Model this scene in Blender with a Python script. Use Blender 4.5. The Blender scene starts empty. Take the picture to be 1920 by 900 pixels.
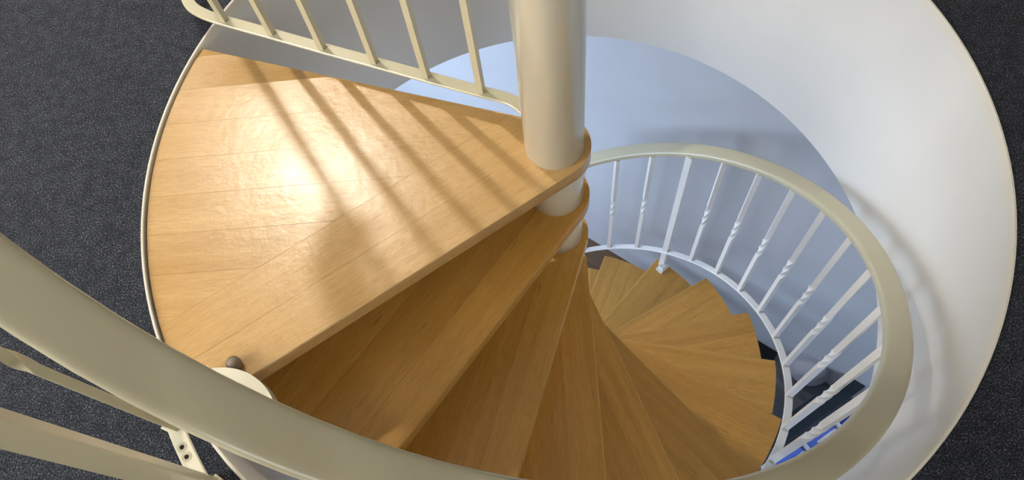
import bpy, bmesh, math, random
from math import sin, cos, radians, degrees, pi, sqrt, asin, atan2, hypot
from mathutils import Vector, Matrix
random.seed(4)
C = bpy.context.scene.collection
scn = bpy.context.scene

# ------------------------------------------------------------------ camera, world, light, exposure
cd = bpy.data.cameras.new('camera'); cam = bpy.data.objects.new('camera', cd); C.objects.link(cam)
FW = Vector((-0.06124543, 0.42114292, -0.90492411)); RT = Vector((0.99704628, -0.0162815, -0.07505753)); UP = Vector((0.04634347, 0.90684814, 0.41890181))
m = Matrix((RT, UP, -FW)).transposed().to_4x4(); m.translation = Vector((0, -0.82031, 1.31691)); cam.matrix_world = m
cd.sensor_width = 36; cd.lens = 1428.25 / 1920 * 36; cd.clip_start = 0.02; cd.clip_end = 100
scn.camera = cam
scn.view_settings.view_transform = 'Standard'; scn.view_settings.look = 'None'
scn.view_settings.gamma = 1; scn.view_settings.use_curve_mapping = False
scn.view_settings.exposure = 1.15
w = bpy.data.worlds.new('sky'); scn.world = w; w.use_nodes = True
w.node_tree.nodes['Background'].inputs[0].default_value = (0.55, 0.72, 1.0, 1); w.node_tree.nodes['Background'].inputs[1].default_value = 1.0
LAMP = Vector((-1.33, 1.32, 2.26))
def area(name, loc, target, sx, sy, power, col):
    l = bpy.data.lights.new(name, 'AREA'); l.shape = 'RECTANGLE'; l.size = sx; l.size_y = sy; l.energy = power; l.color = col
    o = bpy.data.objects.new(name, l); C.objects.link(o); o.location = loc
    o.rotation_euler = (Vector(target) - Vector(loc)).to_track_quat('-Z', 'Y').to_euler(); return o
# window daylight for both storeys; lower front and upper left are added unseen fill
area('daylight_right', (2.52, -1.95, -1.55), (0.0, -1.35, -1.75), 1.5, 1.3, 6, (0.62, 0.76, 1.0))
area('daylight_left', (-2.22, 0.55, -1.5), (0.5, 0.35, -1.6), 1.9, 1.1, 28, (0.62, 0.76, 1.0))
area('fill_front', (0.5, -2.93, -1.45), (0.4, 0.4, -1.9), 1.4, 1.1, 4, (0.66, 0.79, 1.0))  # unseen fill, added to brighten the lower treads
area('fill_upper_left', (-2.93, -1.5, 1.35), (0.4, -0.2, 0.2), 1.7, 1.3, 48, (1.0, 0.97, 0.91))  # unseen fill, added to brighten the column, landing and stairwell wall
area('daylight_upper_front', (0.9, -3.43, 1.5), (0.2, 1.0, 0.4), 1.0, 1.3, 12, (1.0, 0.97, 0.92))

# ------------------------------------------------------------------ materials
def mat(name, col, rough=0.5, metal=0, coat=0, spec=0.5):
    M = bpy.data.materials.new(name); M.use_nodes = True; b = M.node_tree.nodes['Principled BSDF']
    b.inputs['Base Color'].default_value = (*col, 1); b.inputs['Roughness'].default_value = rough
    b.inputs['Metallic'].default_value = metal; b.inputs['Coat Weight'].default_value = coat
    b.inputs['Coat Roughness'].default_value = 0.15; b.inputs['Specular IOR Level'].default_value = spec
    return M, M.node_tree, b
def N(nt, t, **k):
    n = nt.nodes.new(t)
    for a, v in k.items(): setattr(n, a, v)
    return n
def noise(nt, scale, detail=3, vec=None, rough=0.5):
    n = N(nt, 'ShaderNodeTexNoise'); n.inputs['Scale'].default_value = scale; n.inputs['Detail'].default_value = detail; n.inputs['Roughness'].default_value = rough
    if vec: nt.links.new(vec, n.inputs['Vector'])
    return n
def ramp(nt, fac, stops):
    r = N(nt, 'ShaderNodeValToRGB'); e = r.color_ramp.elements
    while len(e) < len(stops): e.new(0.5)
    for i, (p, c) in enumerate(stops): e[i].position = p; e[i].color = (*c, 1)
    nt.links.new(fac, r.inputs[0]); return r
def bump(nt, b, h, strength, dist):
    bp = N(nt, 'ShaderNodeBump'); bp.inputs['Strength'].default_value = strength; bp.inputs['Distance'].default_value = dist
    nt.links.new(h, bp.inputs['Height']); nt.links.new(bp.outputs[0], b.inputs['Normal']); return bp
def mult(nt, a, bcol, fac=1.0, mode='MULTIPLY'):
    mx = N(nt, 'ShaderNodeMix', data_type='RGBA', blend_type=mode); mx.inputs['Factor'].default_value = fac
    nt.links.new(a, mx.inputs['A']); nt.links.new(bcol, mx.inputs['B']); return mx.outputs['Result']

def wood(name, light, dark, rough, wrinkle=0.0, flecks=True, tone=0.16):
    M, nt, b = mat(name, light, rough, coat=0.35)
    tc = N(nt, 'ShaderNodeTexCoord'); oi = N(nt, 'ShaderNodeObjectInfo')
    mp = N(nt, 'ShaderNodeMapping'); nt.links.new(tc.outputs['Object'], mp.inputs['Vector'])
    cmb = N(nt, 'ShaderNodeCombineXYZ'); mm = N(nt, 'ShaderNodeMath', operation='MULTIPLY'); mm.inputs[1].default_value = 37
    nt.links.new(oi.outputs['Random'], mm.inputs[0])
    for i in range(3): nt.links.new(mm.outputs[0], cmb.inputs[i])
    nt.links.new(cmb.outputs[0], mp.inputs['Location']); mp.inputs['Scale'].default_value = (1.3, 22, 22)
    n1 = noise(nt, 1.6, 5, mp.outputs[0], 0.6)
    r1 = ramp(nt, n1.outputs['Fac'], [(0.3, dark), (0.7, light)])
    mp2 = N(nt, 'ShaderNodeMapping'); nt.links.new(tc.outputs['Object'], mp2.inputs['Vector']); mp2.inputs['Scale'].default_value = (30, 320, 60)
    n2 = noise(nt, 1.0, 2, mp2.outputs[0]); r2 = ramp(nt, n2.outputs['Fac'], [(0.35, (0.86, 0.83, 0.78)), (0.55, (1, 1, 1))])
    c = mult(nt, r1.outputs[0], r2.outputs[0], 0.8)
    r3 = ramp(nt, oi.outputs['Random'], [(0.0, (1 - tone, 1 - tone * 1.2, 1 - tone * 1.5)), (0.5, (1, 1, 1)), (1.0, (1 - tone * .5, 1 - tone * .75, 1 - tone))])
    c = mult(nt, c, r3.outputs[0], 1.0)
    if flecks:
        mp3 = N(nt, 'ShaderNodeMapping'); nt.links.new(tc.outputs['Object'], mp3.inputs['Vector']); mp3.inputs['Scale'].default_value = (9, 75, 10)
        n3 = noise(nt, 1.0, 1, mp3.outputs[0]); r4 = ramp(nt, n3.outputs['Fac'], [(0.70, (1, 1, 1)), (0.78, (0.55, 0.42, 0.3))])
        c = mult(nt, c, r4.outputs[0], 0.7)
    nt.links.new(c, b.inputs['Base Color'])
    if wrinkle:
        wn = noise(nt, 55, 3, tc.outputs['Object'], 0.55)
        wn2 = noise(nt, 6, 2, tc.outputs['Object'])
        mu = N(nt, 'ShaderNodeMath', operation='MULTIPLY'); nt.links.new(wn.outputs['Fac'], mu.inputs[0]); nt.links.new(wn2.outputs['Fac'], mu.inputs[1])
        bp = bump(nt, b, mu.outputs[0], wrinkle, 0.004); nt.links.new(bp.outputs[0], b.inputs['Coat Normal'])
        rr = ramp(nt, wn2.outputs['Fac'], [(0.3, (rough - 0.08,) * 3), (0.75, (rough + 0.12,) * 3)]); nt.links.new(rr.outputs[0], b.inputs['Roughness'])
    else: bump(nt, b, n2.outputs['Fac'], 0.08, 0.001)
    return M
WOOD = wood('beech_tread', (0.72, 0.39, 0.080), (0.58, 0.295, 0.048), 0.42, 0.08)
WOODL = wood('beech_landing', (0.62, 0.385, 0.145), (0.54, 0.315, 0.098), 0.38, 0.30, False, 0.07)
WOODL.node_tree.nodes['Principled BSDF'].inputs['Coat Roughness'].default_value = 0.29
WOODL.node_tree.nodes['Principled BSDF'].inputs['Coat Weight'].default_value = 0.8

def paint(name, col, rough=0.35, coat=0.0, var=0.06, bs=0.05):
    M, nt, b = mat(name, col, rough, coat=coat)
    tc = N(nt, 'ShaderNodeTexCoord'); n = noise(nt, 2.2, 4, tc.outputs['Object'])
    r = ramp(nt, n.outputs['Fac'], [(0.3, tuple(v * (1 - var) for v in col)), (0.7, tuple(min(1, v * (1 + var * 0.4)) for v in col))])
    nt.links.new(r.outputs[0], b.inputs['Base Color'])
    n2 = noise(nt, 120, 2, tc.outputs['Object']); bump(nt, b, n2.outputs['Fac'], bs, 0.001)
    return M
CREAM = paint('cream_enamel', (0.58, 0.53, 0.36), 0.30, 0.3)  # base darkened: shade over the near handrail is put into the colour
CREAMC = paint('cream_column_enamel', (0.76, 0.71, 0.55), 0.22, 0.6)
WHITEM = paint('white_enamel', (0.88, 0.87, 0.83), 0.32, 0.2)
SHAFT = paint('white_plaster', (0.74, 0.72, 0.67), 0.55, 0, 0.05, 0.12)
WALL = paint('lower_wall_paint', (0.53, 0.545, 0.57), 0.7, 0, 0.05, 0.1)
UWALL = paint('upper_wall_paint', (0.80, 0.76, 0.68), 0.8)
CEIL = paint('ceiling_paint', (0.82, 0.80, 0.76), 0.8)
TRIM = paint('cream_edge_trim', (0.78, 0.73, 0.62), 0.4, 0, 0.1)
BASEM = paint('baseboard_paint', (0.50, 0.52, 0.54), 0.5)
KNOB = paint('brown_rubber', (0.22, 0.17, 0.12), 0.5)
NAVY = paint('dark_navy_cloth', (0.010, 0.020, 0.032), 0.5)
GREYF = paint('grey_felt', (0.42, 0.42, 0.47), 0.9)
BLACK = paint('black_rubber', (0.006, 0.006, 0.008), 0.8)
SCREW = mat('dark_screw', (0.05, 0.045, 0.04), 0.35, 0.9)[0]
BLUE = paint('blue_plastic', (0.16, 0.26, 0.90), 0.4)
DBLUE = paint('navy_plastic', (0.02, 0.05, 0.38), 0.4)
PAPER = paint('white_card', (0.92, 0.93, 0.95), 0.6)
BROWNF = wood('brown_floor_boards', (0.20, 0.11, 0.055), (0.13, 0.07, 0.035), 0.45)
GLASS = bpy.data.materials.new('glass'); GLASS.use_nodes = True
_n = GLASS.node_tree; _b = _n.nodes['Principled BSDF']; _b.inputs['Transmission Weight'].default_value = 1; _b.inputs['Roughness'].default_value = 0; _b.inputs['IOR'].default_value = 1.05
def bulb_mat(name, col, s):
    M, nt, b = mat(name, (0.9, 0.9, 0.9), 0.4); b.inputs['Emission Color'].default_value = (*col, 1); b.inputs['Emission Strength'].default_value = s; return M
BULB = bulb_mat('lamp_glass', (1, 0.935, 0.83), 1120)

def carpet():
    M, nt, b = mat('charcoal_carpet', (0.05, 0.05, 0.06), 0.97, spec=0.15)
    tc = N(nt, 'ShaderNodeTexCoord')
    n1 = noise(nt, 330, 2, tc.outputs['Object'], 0.7)
    r1 = ramp(nt, n1.outputs['Fac'], [(0.36, (0.008, 0.009, 0.012)), (0.5, (0.021, 0.024, 0.032)), (0.60, (0.055, 0.060, 0.075)), (0.70, (0.20, 0.21, 0.23))])
    n2 = noise(nt, 45, 3, tc.outputs['Object']); r2 = ramp(nt, n2.outputs['Fac'], [(0.35, (0.68, 0.69, 0.72)), (0.65, (1.15, 1.15, 1.15))])
    c = mult(nt, r1.outputs[0], r2.outputs[0]); nt.links.new(c, b.inputs['Base Color'])
    b.inputs['Sheen Weight'].default_value = 0.1
    n3 = noise(nt, 260, 2, tc.outputs['Object']); bump(nt, b, n3.outputs['Fac'], 0.7, 0.004)
    return M
CARPET = carpet()
GREYFLOOR = paint('dark_grey_lino', (0.15, 0.155, 0.165), 0.6)

# ------------------------------------------------------------------ helpers
def link(name, bm, material, parent=None, smooth=False, angle=None):
    bmesh.ops.recalc_face_normals(bm, faces=bm.faces)
    me = bpy.data.meshes.new(name); bm.to_mesh(me); bm.free(); me.materials.append(material)
    if smooth:
        for p in me.polygons: p.use_smooth = True
        if angle: me.set_sharp_from_angle(angle=radians(angle))
    o = bpy.data.objects.new(name, me); C.objects.link(o)
    if parent: o.parent = parent
    return o
def thing(name, label, cat, loc=(0, 0, 0), rz=0, group=None, parent=None):
    o = bpy.data.objects.new(name, None); C.objects.link(o); o.location = loc; o.rotation_euler = (0, 0, rz); o.empty_display_size = 0.1
    if label: o['label'] = label
    if cat: o['category'] = cat
    if group: o['group'] = group
    if parent: o.parent = parent
    return o
def tag(o, label=None, cat=None, group=None, kind=None):
    for k, v in (('label', label), ('category', cat), ('group', group), ('kind', kind)):
        if v: o[k] = v
    return o
def struct(o): o['kind'] = 'structure'; return o
def dup(o, parent=None, loc=None, rz=None):
    c = o.copy(); C.objects.link(c)
    if parent: c.parent = parent
    if loc is not None: c.location = loc
    if rz is not None: c.rotation_euler = (0, 0, rz)
    for k in list(o.children): dup(k, c)
    return c
def prism(bm, pts, z0, z1):
    lo = [bm.verts.new((x, y, z0)) for x, y in pts]; hi = [bm.verts.new((x, y, z1)) for x, y in pts]; n = len(pts)
    bm.faces.new(list(reversed(lo))); bm.faces.new(hi)
    for i in range(n): bm.faces.new((lo[i], lo[(i + 1) % n], hi[(i + 1) % n], hi[i]))
def box(bm, c, s, rz=0, bev=0):
    r = bmesh.ops.create_cube(bm, size=1, matrix=Matrix.Translation(c) @ Matrix.Rotation(rz, 4, 'Z') @ Matrix.Diagonal((*s, 1)))
    if bev: bmesh.ops.bevel(bm, geom=list({e for v in r['verts'] for e in v.link_edges}), offset=bev, segments=2, profile=0.6, affect='EDGES')
def lathe(bm, prof, seg=48, c=(0, 0, 0)):
    rings = []
    for r, z in prof:
        rings.append([bm.verts.new((c[0] + r * cos(2 * pi * i / seg), c[1] + r * sin(2 * pi * i / seg), c[2] + z)) for i in range(seg)] if r > 1e-6 else [bm.verts.new((c[0], c[1], c[2] + z))])
    for a, b in zip(rings, rings[1:]):
        for i in range(seg):
            j = (i + 1) % seg
            if len(a) == 1: bm.faces.new((a[0], b[j], b[i]))
            elif len(b) == 1: bm.faces.new((a[i], a[j], b[0]))
            else: bm.faces.new((a[i], a[j], b[j], b[i]))
def sweep(bm, path, prof, closed_ends=True):
    P = [Vector(p) for p in path]; rings = []
    for i, p in enumerate(P):
        t = (P[min(i + 1, len(P) - 1)] - P[max(i - 1, 0)]).normalized()
        side = Vector((t.y, -t.x, 0)).normalized() if hypot(t.x, t.y) > 1e-5 else Vector((1, 0, 0))
        up = side.cross(t).normalized()
        rings.append([bm.verts.new(p + side * a + up * b) for a, b in prof])
    n = len(prof)
    for a, b in zip(rings, rings[1:]):
        for i in range(n): bm.faces.new((a[i], a[(i + 1) % n], b[(i + 1) % n], b[i]))
    if closed_ends: bm.faces.new(list(reversed(rings[0]))); bm.faces.new(rings[-1])
def oval(w, h, n=20, p=2.6):
    return [(w / 2 * math.copysign(abs(cos(t)) ** (2 / p), cos(t)), h / 2 * math.copysign(abs(sin(t)) ** (2 / p), sin(t))) for t in (2 * pi * i / n for i in range(n))]
def flat(w, h, r=0.0015):
    a, b = w / 2, h / 2
    return [(a, b - r), (a - r, b), (-a + r, b), (-a, b - r), (-a, -b + r), (-a + r, -b), (a - r, -b), (a, -b + r)]
def pol(r, a, z): return (r * cos(radians(a)), r * sin(radians(a)), z)
def smoothpts(pts, sub=8):
    out = []; P = [Vector(p) for p in pts]
    for i in range(len(P) - 1):
        p0, p1, p2, p3 = P[max(i - 1, 0)], P[i], P[i + 1], P[min(i + 2, len(P) - 1)]
        for k in range(sub):
            t = k / sub; out.append(0.5 * ((2 * p1) + (-p0 + p2) * t + (2 * p0 - 5 * p1 + 4 * p2 - p3) * t * t + (-p0 + 3 * p1 - 3 * p2 + p3) * t ** 3))
    out.append(P[-1]); return out

# ------------------------------------------------------------------ dimensions of the stair (metres, z = 0 is the upper floor)
R = 0.85; OX, OY = 0.0096, 0.0013; RC = 0.0601; RT_ = 0.7655; D = 0.0744
A0 = 213.05; DA = 19.449; H = 0.20469; SL = H / DA; ZS = -0.692; ZF = -13 * H; TH = 0.040
WN = Vector((0.6, 0.8, 0)); WD = 1.036           # the lower storey's back wall: WN . p = WD
WU = Vector((0.8, -0.6, 0))

# ------------------------------------------------------------------ structure
def holed_plane(name, z, material, rad, outer, up=True):
    bm = bmesh.new(); seg = 160
    a = [bm.verts.new((OX + rad * cos(2 * pi * i / seg), OY + rad * sin(2 * pi * i / seg), z)) for i in range(seg)]
    x0, x1, y0, y1 = outer; b = []
    for i in range(seg):
        t = 2 * pi * i / seg; dx, dy = cos(t), sin(t)
        k = min((x1 / dx if dx > 0 else x0 / dx) if abs(dx) > 1e-9 else 1e9, (y1 / dy if dy > 0 else y0 / dy) if abs(dy) > 1e-9 else 1e9)
        b.append(bm.verts.new((dx * k, dy * k, z)))
    for i in range(seg):
        j = (i + 1) % seg; bm.faces.new((a[i], a[j], b[j], b[i]))
    for cx, cy in ((x0, y0), (x1, y0), (x1, y1), (x0, y1)):
        v = bm.verts.new((cx, cy, z)); t = atan2(cy, cx) % (2 * pi); i = int(t / (2 * pi) * seg); bm.faces.new((b[i], v, b[(i + 1) % seg]))
    o = link(name, bm, material)
    if not up:
        o.data.flip_normals()
    return struct(o)
UP_ROOM = (-3.0, 4.0, -3.5, 3.6)
holed_plane('floor', 0.003, CARPET, R + 0.0045, UP_ROOM)
holed_plane('ceiling', ZS, CEIL, R, (-2.6, 3.2, -3.3, 3.6))
bm = bmesh.new(); seg = 160
lathe(bm, [(R, ZS), (R, ZS / 2), (R, -0.004)], seg, (OX, OY, 0)); struct(link('wall_stairwell', bm, SHAFT, smooth=True))
bm = bmesh.new(); lathe(bm, [(R - 0.0015, -0.02), (R - 0.0015, 0.005), (R, 0.0065), (R + 0.0035, 0.0065), (R + 0.005, 0.003), (R + 0.005, -0.02), (R - 0.0015, -0.02)], seg, (OX, OY, 0))
struct(link('trim_1', bm, TRIM, smooth=True, angle=40))
def wall_box(name, a, b, z0, z1, t, material, hole=None):
    """upright wall from a to b (its inner face), thickness t to the right of a->b; hole = (s0, s1, h0, h1)"""
    a = Vector((*a, 0)); b = Vector((*b, 0)); L = (b - a).length; d = (b - a) / L; n = Vector((d.y, -d.x, 0)); rz = atan2(d.y, d.x)
    bm = bmesh.new()
    def piece(s0, s1, h0, h1):
        if s1 - s0 > 1e-4 and h1 - h0 > 1e-4:
            c = a + d * (s0 + s1) / 2 + n * t / 2; box(bm, (c.x, c.y, (h0 + h1) / 2), (s1 - s0, t, h1 - h0), rz)
    if hole:
        s0, s1, h0, h1 = hole; piece(0, s0, z0, z1); piece(s1, L, z0, z1); piece(s0, s1, z0, h0); piece(s0, s1, h1, z1)
    else: piece(0, L, z0, z1)
    return struct(link(name, bm, material))
x0, x1, y0, y1 = UP_ROOM
wall_box('wall_front', (x1, y0), (x0, y0), 0, 2.6, 0.12, UWALL, hole=(2.6, 3.6, 0.85, 2.15))
wall_box('wall_left', (x0, y0), (x0, y1), 0, 2.6, 0.12, UWALL, hole=(1.15, 2.85, 0.7, 2.0))
wall_box('wall_back', (x0, y1), (x1, y1), 0, 2.6, 0.12, UWALL)
wall_box('wall_right', (x1, y1), (x1, y0), 0, 2.6, 0.12, UWALL)
bm = bmesh.new(); box(bm, ((x0 + x1) / 2, (y0 + y1) / 2, 2.65), (x1 - x0 + .24, y1 - y0 + .24, 0.1)); struct(link('ceiling', bm, CEIL))
def window(name, loc, width, height, rz, nx, ny):
    bm = bmesh.new(); f = 0.05
    for s in (-1, 1): box(bm, (s * (width / 2 - f / 2), 0, 0), (f, 0.07, height)); box(bm, (0, 0, s * (height / 2 - f / 2)), (width, 0.07, f))
    for i in range(1, nx): box(bm, (-width / 2 + width * i / nx, 0, 0), (0.035, 0.05, height))
    for i in range(1, ny): box(bm, (0, 0, -height / 2 + height * i / ny), (width, 0.05, 0.035))
    o = link(name, bm, WHITEM); o.location = loc; o.rotation_euler = (0, 0, rz); struct(o)
    for i in range(nx):
        bm = bmesh.new(); box(bm, (-width / 2 + width * (i + .5) / nx, 0, 0), (width / nx - 0.04, 0.006, height - 0.1)); link('pane', bm, GLASS, o)
window('window_1', (0.9, y0 - 0.07, 1.5), 1.0, 1.3, 0, 1, 1)
window('added_window_4', (x0 - 0.07, -1.5, 1.35), 1.7, 1.3, pi / 2, 2, 1)  # unseen window added to go with the upper left fill
# lower storey
def WP(x): return (x, (WD - 0.6 * x) / 0.8)
LX0, LX1, LY = -2.3, 2.6, -3.0
wall_box('wall_back', WP(LX0), WP(LX1), ZF, ZS, 0.12, WALL).location = (0, 0, 0)
wall_box('wall_right', WP(LX1), (LX1, LY), ZF, ZS, 0.12, WALL, hole=(0.6, 2.1, -2.2, -0.9))
wall_box('wall_front', (LX1, LY), (LX0, LY), ZF, ZS, 0.12, WALL, hole=(1.35, 2.85, -2.05, -0.85))
wall_box('wall_left', (LX0, LY), WP(LX0), ZF, ZS, 0.12, WALL, hole=(2.55, 4.55, -2.1, -0.9))
window('window_2', (LX1 + 0.06, WP(LX1)[1] - 1.35, -1.55), 1.5, 1.3, pi / 2, 2, 2)
window('window_3', (LX0 - 0.06, LY + 3.55, -1.5), 2.0, 1.2, pi / 2, 3, 1)
window('added_window_5', (0.5, LY - 0.06, -1.45), 1.5, 1.2, 0, 2, 1)  # unseen window added to go with the lower front fill
bm = bmesh.new(); prism(bm, [(LX0, LY), (LX1, LY), WP(LX1), WP(LX0)], ZF - 0.08, ZF); struct(link('floor', bm, GREYFLOOR))
# timber boards of the lower floor near the foot of the stair (each board a piece of its own)
fl = bpy.data.objects['floor.001']
ang = atan2(-0.6, 0.8)
for r in range(9):                      # rows parallel to the back wall
    q0 = WD - 0.012 - r * 0.12; q1 = q0 - 0.1185
    for s0, s1 in ((-1.9, -0.75), (-0.745, 0.42 - (r % 2) * 0.06)) if r % 2 else ((-1.9, -1.1), (-1.095, 0.42)):
        bm = bmesh.new(); box(bm, ((s0 + s1) / 2, (q0 + q1) / 2, ZF + 0.006), (s1 - s0, q0 - q1, 0.012), 0, 0.001)
        o = link('floor_board', bm, BROWNF, fl); o.rotation_euler = (0, 0, ang)
# baseboard on the back wall
bm = bmesh.new(); L0 = Vector((*WP(-1.9), 0)); c = Vector((*WP(0.3), 0)) - WN * 0.009
box(bm, (c.x, c.y, ZF + 0.05), (4.6, 0.018, 0.10), ang, 0.003)
c2 = c - WN * 0.004; box(bm, (c2.x, c2.y, ZF + 0.030), (4.6, 0.020, 0.056), ang, 0.003)
struct(link('baseboard_back', bm, BASEM))
# nail heads on the plaster
sn = bmesh.new(); lathe(sn, [(0, 0.003), (0.003, 0.003), (0.0042, 0), (0, -0.006)], 12)
o = link('nail', sn, SCREW, bpy.data.objects['wall_back.001']); o.location = (1.313, 0.31 - 0.001, -2.104); o.rotation_euler = (Vector((-.6, -.8, 0))).to_track_quat('Z', 'Y').to_euler()

# ------------------------------------------------------------------ the spiral staircase
def tread_outline(rt, back, e, off=(0, 0)):
    """local frame: nosing along +x at y = D, body on the -y side; back edge at angle -back, offset e behind the axis"""
    pts = []; b = radians(-back); u = Vector((cos(b), sin(b))); n = Vector((-sin(b), cos(b)))
    def hit(p, d_, r, o):                       # distance along ray p + t d at circle radius r about o
        q = p - Vector(o); B = q.dot(d_); return -B + sqrt(B * B - q.dot(q) + r * r)
    pn = Vector((0, D)); t = hit(pn, Vector((1, 0)), rt, off); a = pn + Vector((1, 0)) * t
    pb = n * (-e); t2 = hit(pb, u, rt, off); bpt = pb + u * t2; tc = sqrt(D * D - e * e); cpt = pb + u * tc
    aa = atan2(a.y - off[1], a.x - off[0]); ab = atan2(bpt.y - off[1], bpt.x - off[0])
    k = max(10, int((aa - ab) / radians(2.2)))
    for i in range(k + 1):
        t = aa + (ab - aa) * i / k; pts.append((off[0] + rt * cos(t), off[1] + rt * sin(t)))
    c0 = atan2(cpt.y, cpt.x); c1 = pi / 2 - 2 * pi
    while c0 > 0: c0 -= 2 * pi
    k = 26
    for i in range(k + 1):
        t = c0 + (c1 - c0) * i / k; pts.append((D * cos(t), D * sin(t)))
    return pts[::-1]
def cut(bm, co, no):
    """keep the side opposite to no"""
    g = bmesh.ops.bisect_plane(bm, geom=bm.verts[:] + bm.edges[:] + bm.faces[:], plane_co=co, plane_no=no, clear_outer=True, dist=1e-6)
    es = [x for x in g['geom_cut'] if isinstance(x, bmesh.types.BMEdge)]
    if es: bmesh.ops.holes_fill(bm, edges=es)
def solid(outline):
    bm = bmesh.new(); prism(bm, outline, -TH, 0)
    ed = [e for e in bm.edges if abs(e.verts[0].co.z - e.verts[1].co.z) < 1e-6]
    bmesh.ops.bevel(bm, geom=ed, offset=0.0045, segments=3, profile=0.5, affect='EDGES'); return bm
G = 0.0002
def strips(outline, name, material, parent, edges, rot=0.0, clip=()):
    """planks whose joints run along local x (after rotating by rot), at the y values in edges"""
    out = []
    d = Vector((-sin(rot), cos(rot), 0))
    for y1_, y0_ in zip(edges, edges[1:]):
        bm = solid(outline)
        cut(bm, d * (y1_ - G), d); cut(bm, d * (y0_ + G), -d)
        for co, no in clip: cut(bm, co, no)
        if len(bm.faces) < 4: bm.free(); continue
        bmesh.ops.rotate(bm, verts=bm.verts, cent=(0, 0, 0), matrix=Matrix.Rotation(-rot, 3, 'Z'))
        o = link(name, bm, material, parent, True, 35); o.rotation_euler = (0, 0, rot); out.append(o)
    return out
stair = thing('spiral_staircase', 'beech spiral staircase winding down around a thick cream enamel column', 'staircase')
def set_parent_rot(o, a, z): o.rotation_euler = (0, 0, radians(a)); o.location = (0, 0, z)
# landing (top platform)
land = thing('landing', None, None, parent=stair); set_parent_rot(land, A0, 0.0)
land['label'] = 'wide worn triangular top platform with glossy wrinkled varnish'
ca, sa = cos(radians(-A0)), sin(radians(-A0)); off = (ca * OX - sa * OY, sa * OX + ca * OY)
lo = tread_outline(R - 0.006, A0 - 161.6, 0.043, off)
strips(lo, 'plank', WOODL, land, [D + 0.01, -0.020, -0.115])
fan = radians(-31)
clipf = [(Vector((0, -0.115 - G, 0)), Vector((0, 1, 0)))]
nrm = Vector((-sin(fan), cos(fan)))
es = [0.484 - 0.088 * i for i in range(13)]
strips(lo, 'plank', WOODL, land, es, fan, clipf)
# ordinary treads
t1 = thing('tread', None, None, parent=stair)
ol = tread_outline(RT_, DA + 6.0, 0.045)
strips(ol, 'plank', WOOD, t1, [D + 0.01, -0.012, -0.118, -0.222, -0.45])
set_parent_rot(t1, A0 + DA, -H)
for k in range(2, 13):
    t = dup(t1, stair); set_parent_rot(t, A0 + DA * k, -k * H)
# central column above the landing and the sleeves between the treads
bm = bmesh.new(); lathe(bm, [(0, 2.6), (RC, 2.6), (RC, 0.002), (RC - 0.0015, 0.0), (0, 0.0)], 96); link('column', bm, CREAMC, stair, True, 40)
bm = bmesh.new(); lathe(bm, [(0, 0), (RC - 0.001, 0), (RC, 0.002), (RC, H - TH - 0.002), (RC - 0.001, H - TH), (0, H - TH)], 72)
s0 = link('column_sleeve', bm, CREAMC, stair, True, 40); s0.location = (0, 0, -H)
for k in range(2, 14): dup(s0, stair, (0, 0, -k * H))

# ------------------------------------------------------------------ railings
def baluster_bm(h, s=0.0165, t0=0.42, t1=0.60, turns=0.625):
    bm = bmesh.new(); rings = []; zs = [0, h * t0] + [h * (t0 + (t1 - t0) * i / 40) for i in range(1, 41)] + [h]
    for z in zs:
        f = min(max((z / h - t0) / (t1 - t0), 0), 1); a = 2 * pi * turns * f; q = []
        for cx, cy in ((1, 1), (-1, 1), (-1, -1), (1, -1)):
            X, Y = cx * s / 2, cy * s / 2; q.append(bm.verts.new((X * cos(a) - Y * sin(a), X * sin(a) + Y * cos(a), z)))
        rings.append(q)
    for a, b in zip(rings, rings[1:]):
        for i in range(4): bm.faces.new((a[i], a[(i + 1) % 4], b[(i + 1) % 4], b[i]))
    bm.faces.new(rings[0][::-1]); bm.faces.new(rings[-1]); return bm
def lerp_table(tab, a):
    for (a0, *v0), (a1, *v1) in zip(tab, tab[1:]):
        if a <= a1:
            t = max(0, (a - a0) / (a1 - a0)); t = t * t * (3 - 2 * t); return [p + (q - p) * t for p, q in zip(v0, v1)]
    return list(tab[-1][1:])
# handrail centre: azimuth, radius, height above the line of nosings
HR = [(205, 0.738, 0.995), (262, 0.735, 0.995), (330, 0.768, 1.025), (360, 0.772, 1.030), (450, 0.774, 1.030)]
BR = [(205, 0.745, 0.19), (262, 0.745, 0.19), (320, 0.752, 0.190), (450, 0.752, 0.187)]
def hr(a, dz=0): r_, c_ = lerp_table(HR, a); return pol(r_, a, c_ - SL * (a - A0) + dz)
def br(a, dz=0): r_, c_ = lerp_table(BR, a); return pol(r_, a, c_ - SL * (a - A0) + dz)
rail = thing('stair_railing', 'cream spiral stair railing with twisted square balusters on the outer side of the treads', 'railing')
uturn = []                                     # at the top the handrail turns outwards and returns over the floor guard
for i in range(13):
    t = pi * i / 12; rr = 0.813 - 0.075 * cos(t); aa = A0 + 1 - 5.2 * sin(t); uturn.append(pol(rr, aa, 0.985 - 0.006 * i / 12))
bm = bmesh.new(); path = list(reversed(uturn)) + [hr(A0 + 1 + i * 3.0) for i in range(1, 80)]
sweep(bm, path, oval(0.056, 0.026, 32, 4.5)); link('handrail', bm, CREAM, rail, True, 50)
bm = bmesh.new(); sweep(bm, [br(A0 + 15.5 + i * 3.0) for i in range(0, 75)], flat(0.024, 0.008)); link('bottom_bar', bm, WHITEM, rail, True, 30)
b0 = None
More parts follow.
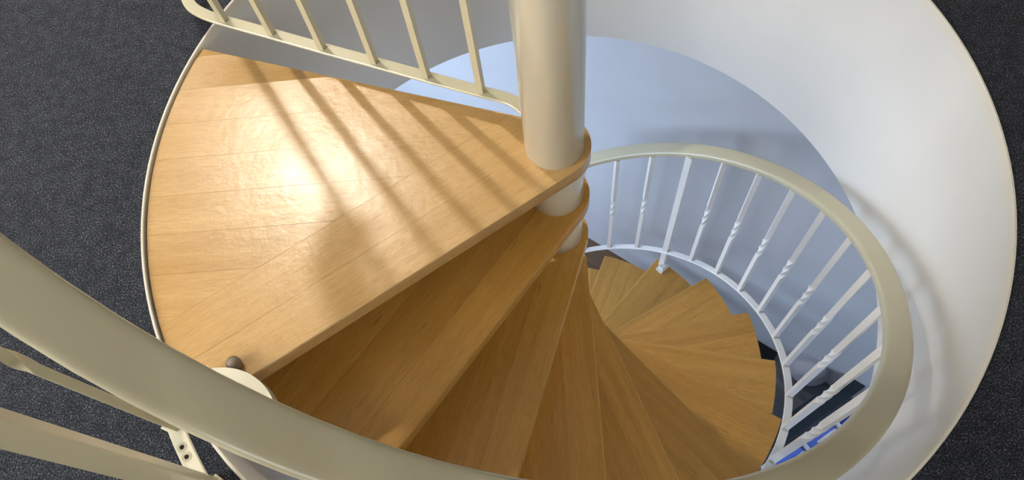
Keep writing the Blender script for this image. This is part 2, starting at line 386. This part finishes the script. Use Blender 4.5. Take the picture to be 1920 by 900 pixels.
for k in range(-11, 14):
    a = 339.4 + 10.2 * k
    if k == 7: continue                        # the newel post stands here
    zb = br(a)[2] + 0.003; zt = hr(a)[2] - 0.012
    if b0 is None:
        b0 = link('baluster', baluster_bm(0.815), WHITEM, rail); o = b0
    else: o = dup(b0, rail)
    r_ = lerp_table(BR, a)[0]; o.location = pol(r_, a, zb); o.rotation_euler = (0, 0, radians(a)); o.scale = (1, 1, (zt - zb) / 0.815)
a = 50.4 + 360
bm = bmesh.new(); zt = hr(a)[2] - 0.01; zb = -10 * H + 0.0
box(bm, (0.757, 0, (zt + zb - 0.03) / 2), (0.026, 0.026, zt - zb + 0.03), 0, 0.002); p = link('newel_post', bm, WHITEM, rail); p.rotation_euler = (0, 0, radians(a))
bm = bmesh.new(); box(bm, (0.740, -0.012, zb + 0.006), (0.055, 0.036, 0.010), radians(-8), 0.002); box(bm, (0.738, -0.012, zb + 0.02), (0.03, 0.028, 0.03), radians(-8), 0.002)
link('post_foot', bm, WHITEM, p)
# top fixing of the stair railing: rounded plate on the tip of the platform with a brown rubber knob
bm = bmesh.new(); pc = Vector((-0.612, -0.563)); po = []
for i in range(90):
    t = 2 * pi * i / 90; q = pc + Vector((cos(t), sin(t))) * 0.117
    q -= Vector((OX, OY)); q *= min(1, 0.790 / q.length); q += Vector((OX, OY)); po.append((q.x, q.y))
prism(bm, po, 0.0015, 0.032); te = [e for e in bm.edges if e.verts[0].co.z > 0.03 and e.verts[1].co.z > 0.03]
bmesh.ops.bevel(bm, geom=te, offset=0.008, segments=4, profile=0.5, affect='EDGES')
pl = link('fixing_plate', bm, CREAMC, rail, True, 60)
bm = bmesh.new(); lathe(bm, [(0, 0.026), (0.008, 0.025), (0.013, 0.018), (0.0135, 0.010), (0.011, 0.0), (0, 0.0)], 24); kb = link('knob', bm, KNOB, pl, True); kb.location = (-0.597, -0.434, 0.001)
# floor guard on the left (rises from the carpet just outside the rim)
guard = thing('floor_guard_railing', 'cream guard railing on the carpet at the lower left, with square newel post', 'railing')
RG = 0.887
gpath = [pol(0.872, 218.6, 0.058)] + [pol(0.866 + 0.021 * min(1, i / 4), 219.6 + i * 2.0, 0.05) for i in range(0, 33)]
bm = bmesh.new(); sweep(bm, gpath, flat(0.028, 0.007)); bb = link('bottom_bar', bm, CREAMC, guard, True, 30)
for q in ((-0.648, -0.588), (-0.637, -0.604)):
    bm = bmesh.new(); lathe(bm, [(0, 0.0012), (0.0012, 0.0012), (0.002, 0.0022), (0.0032, 0.0022), (0.0042, 0.0)], 20); s = link('screw', bm, SCREW, bb, True, 30); s.location = (*q, 0.0535)
    bm = bmesh.new(); lathe(bm, [(0, 0.0008), (0.0085, 0.0008), (0.0088, 0)], 24); s = link('washer', bm, CREAM, bb); s.location = (*q, 0.0532)
bm = bmesh.new(); gp2 = [pol(0.888, A0 + 1 + i * 2.0, 0.979 - 0.02 * min(1, i / 10)) for i in range(0, 36)]; sweep(bm, gp2, oval(0.056, 0.026, 32, 4.5)); link('handrail', bm, CREAM, guard, True, 50)
bm = bmesh.new(); box(bm, (0, 0, 0.475), (0.032, 0.032, 0.95), 0, 0.003); p = link('newel_post', bm, CREAM, guard); p.location = (-0.600, -0.652, 0.003); p.rotation_euler = (0, 0, radians(-36))
bm = bmesh.new(); box(bm, (0, 0, 0.003), (0.038, 0.038, 0.006), 0, 0.001); link('post_foot', bm, CREAM, p)
gb = link('baluster', baluster_bm(0.90, 0.0135), CREAM, guard); gb.location = (-0.666, -0.553, 0.052); gb.rotation_euler = (0, 0, radians(-18))
for a in (235.5, 243, 250.5, 258, 265.5, 273): dup(gb, guard, pol(RG, a, 0.052), radians(a))
e = dup(p, guard, pol(RG, 281.5, 0.003), radians(281.5))
# straight guard along the back of the platform
tg = thing('platform_guard_railing', 'cream railing beside the top platform, running from the column to the carpet edge', 'railing')
feet = [(-0.142, 0.100), (-0.255, 0.145), (-0.366, 0.190), (-0.481, 0.236), (-0.596, 0.283), (-0.707, 0.328)]
gpts = [(-0.046, 0.040), (-0.075, 0.070), (-0.105, 0.086)] + feet + [(-0.762, 0.354), (-0.796, 0.384), (-0.812, 0.430), (-0.800, 0.480)]
bm = bmesh.new(); sweep(bm, smoothpts([(x, y, 0.055) for x, y in gpts], 5), flat(0.026, 0.007)); link('bottom_bar', bm, CREAM, tg, True, 30)
bm = bmesh.new(); sweep(bm, smoothpts([(x, y, 0.965) for x, y in gpts], 6), oval(0.056, 0.026, 32, 4.5)); link('handrail', bm, CREAM, tg, True, 50)
bal = gb; fr = radians(-22 + 45 * 0)
for i, (x, y) in enumerate(feet): o = dup(gb, tg, (x, y, 0.057), fr)
dup(gb, tg, (-0.800, 0.474, 0.057), fr)

# ------------------------------------------------------------------ things on the lower floor
Z0 = ZF
bm = bmesh.new(); box(bm, (-0.14, 0, 0.004), (0.58, 0.44, 0.008), 0, 0.002)
mt = link('doormat', bm, BLACK); mt.location = (0.925, 0.295, Z0 + 0.0005); mt.rotation_euler = (0, 0, ang); tag(mt, 'black rubber mat on the lower floor along the grey wall', 'mat')
pf = thing('floor_pouf', 'round grey pouf on the lower floor against the wall, seen between balusters', 'pouf', (1.238, 0.208, Z0))
bm = bmesh.new(); lathe(bm, [(0, 0.205), (0.03, 0.203), (0.06, 0.190), (0.088, 0.160), (0.103, 0.115), (0.103, 0.085), (0.088, 0.04), (0.06, 0.01), (0.03, 0.0), (0, 0.0)], 48); link('cushion', bm, GREYF, pf, True)
bm = bmesh.new(); sweep(bm, [pol(0.1045, i * 6, 0.1) for i in range(61)], oval(0.006, 0.006, 8, 2), False); link('piping', bm, GREYF, pf, True)
ba = atan2(0.52, 0.854)
bn = thing('floor_bench', 'long dark navy bench on the lower floor between the pouf and the blue boxes', 'bench', (1.245, -0.005, Z0), ba)
bm = bmesh.new(); box(bm, (0, 0, 0.20), (0.62, 0.10, 0.05), 0, 0.01); link('seat', bm, NAVY, bn, True, 40)
for sx in (-0.27, 0.27):
    bm = bmesh.new(); box(bm, (sx, 0, 0.0875), (0.03, 0.08, 0.175), 0, 0.002); link('leg', bm, NAVY, bn)
rk = thing('box_rack', 'low white rack on the lower floor holding blue and white boxes', 'rack', (1.24, -0.185, Z0), ba)
bm = bmesh.new(); box(bm, (0, 0, 0.015), (0.60, 0.16, 0.02)); link('base', bm, PAPER, rk)
for i, sx in enumerate((-0.295, -0.10, 0.095, 0.295)):
    bm = bmesh.new(); box(bm, (sx, 0, 0.10), (0.012, 0.16, 0.15), 0, 0.001); link('divider', bm, PAPER, rk)
bm = bmesh.new(); box(bm, (0, 0.078, 0.10), (0.60, 0.008, 0.15)); link('back_panel', bm, PAPER, rk)
for i, (sx, mb) in enumerate(((-0.198, BLUE), (-0.003, BLUE), (0.195, DBLUE))):
    u = Vector((cos(ba), sin(ba), 0)); v = Vector((-sin(ba), cos(ba), 0)); c = Vector((1.24, -0.185, Z0 + 0.0265)) + u * sx
    bx = thing('storage_box', ('blue box in the white rack, nearest the stair treads', 'blue box in the middle of the white rack', 'navy box at the far end of the white rack')[i], 'box', c, ba, 'boxes in the low rack')
    bm = bmesh.new(); box(bm, (0, 0.01, 0.06), (0.16, 0.115, 0.12), 0, 0.004); link('body', bm, mb, bx)
    if i < 2:
        bm = bmesh.new(); box(bm, (0.022, 0.0, 0.1215), (0.115, 0.06, 0.003)); link('card', bm, PAPER, bx)
        bm = bmesh.new(); box(bm, (-0.058, 0.0, 0.122), (0.014, 0.02, 0.004)); link('clip', bm, BLACK, bx)

# ------------------------------------------------------------------ the lamp of the upper room
lp = thing('pendant_lamp', 'pendant lamp with wide conical cream shade, added to cut off its light, hanging over the carpet behind the platform', 'lamp', (LAMP.x, LAMP.y, 2.6))
bm = bmesh.new(); lathe(bm, [(0, 0), (0.05, 0), (0.05, -0.02), (0, -0.025)], 32); link('canopy', bm, WHITEM, lp)
dz = LAMP.z - 2.6
bm = bmesh.new(); box(bm, (0, 0, (dz + 0.10) / 2 - 0.005), (0.006, 0.006, -dz - 0.11)); link('cord', bm, BLACK, lp)
bm = bmesh.new(); lathe(bm, [(0.02, 0.10), (0.05, 0.085), (0.25, -0.232), (0.254, -0.232), (0.055, 0.09), (0.02, 0.105), (0.004, 0.105), (0.004, 0.10), (0.02, 0.10)], 48); sh = link('cutoff_shade', bm, WHITEM, lp, True, 40); sh.location = (0, 0, dz)  # unseen shade added as a blocker, its cone keeps the right-hand carpet dark
bm = bmesh.new(); bmesh.ops.create_uvsphere(bm, u_segments=32, v_segments=16, radius=0.036); g = link('bulb', bm, BULB, lp, True); g.location = (0, 0, dz)
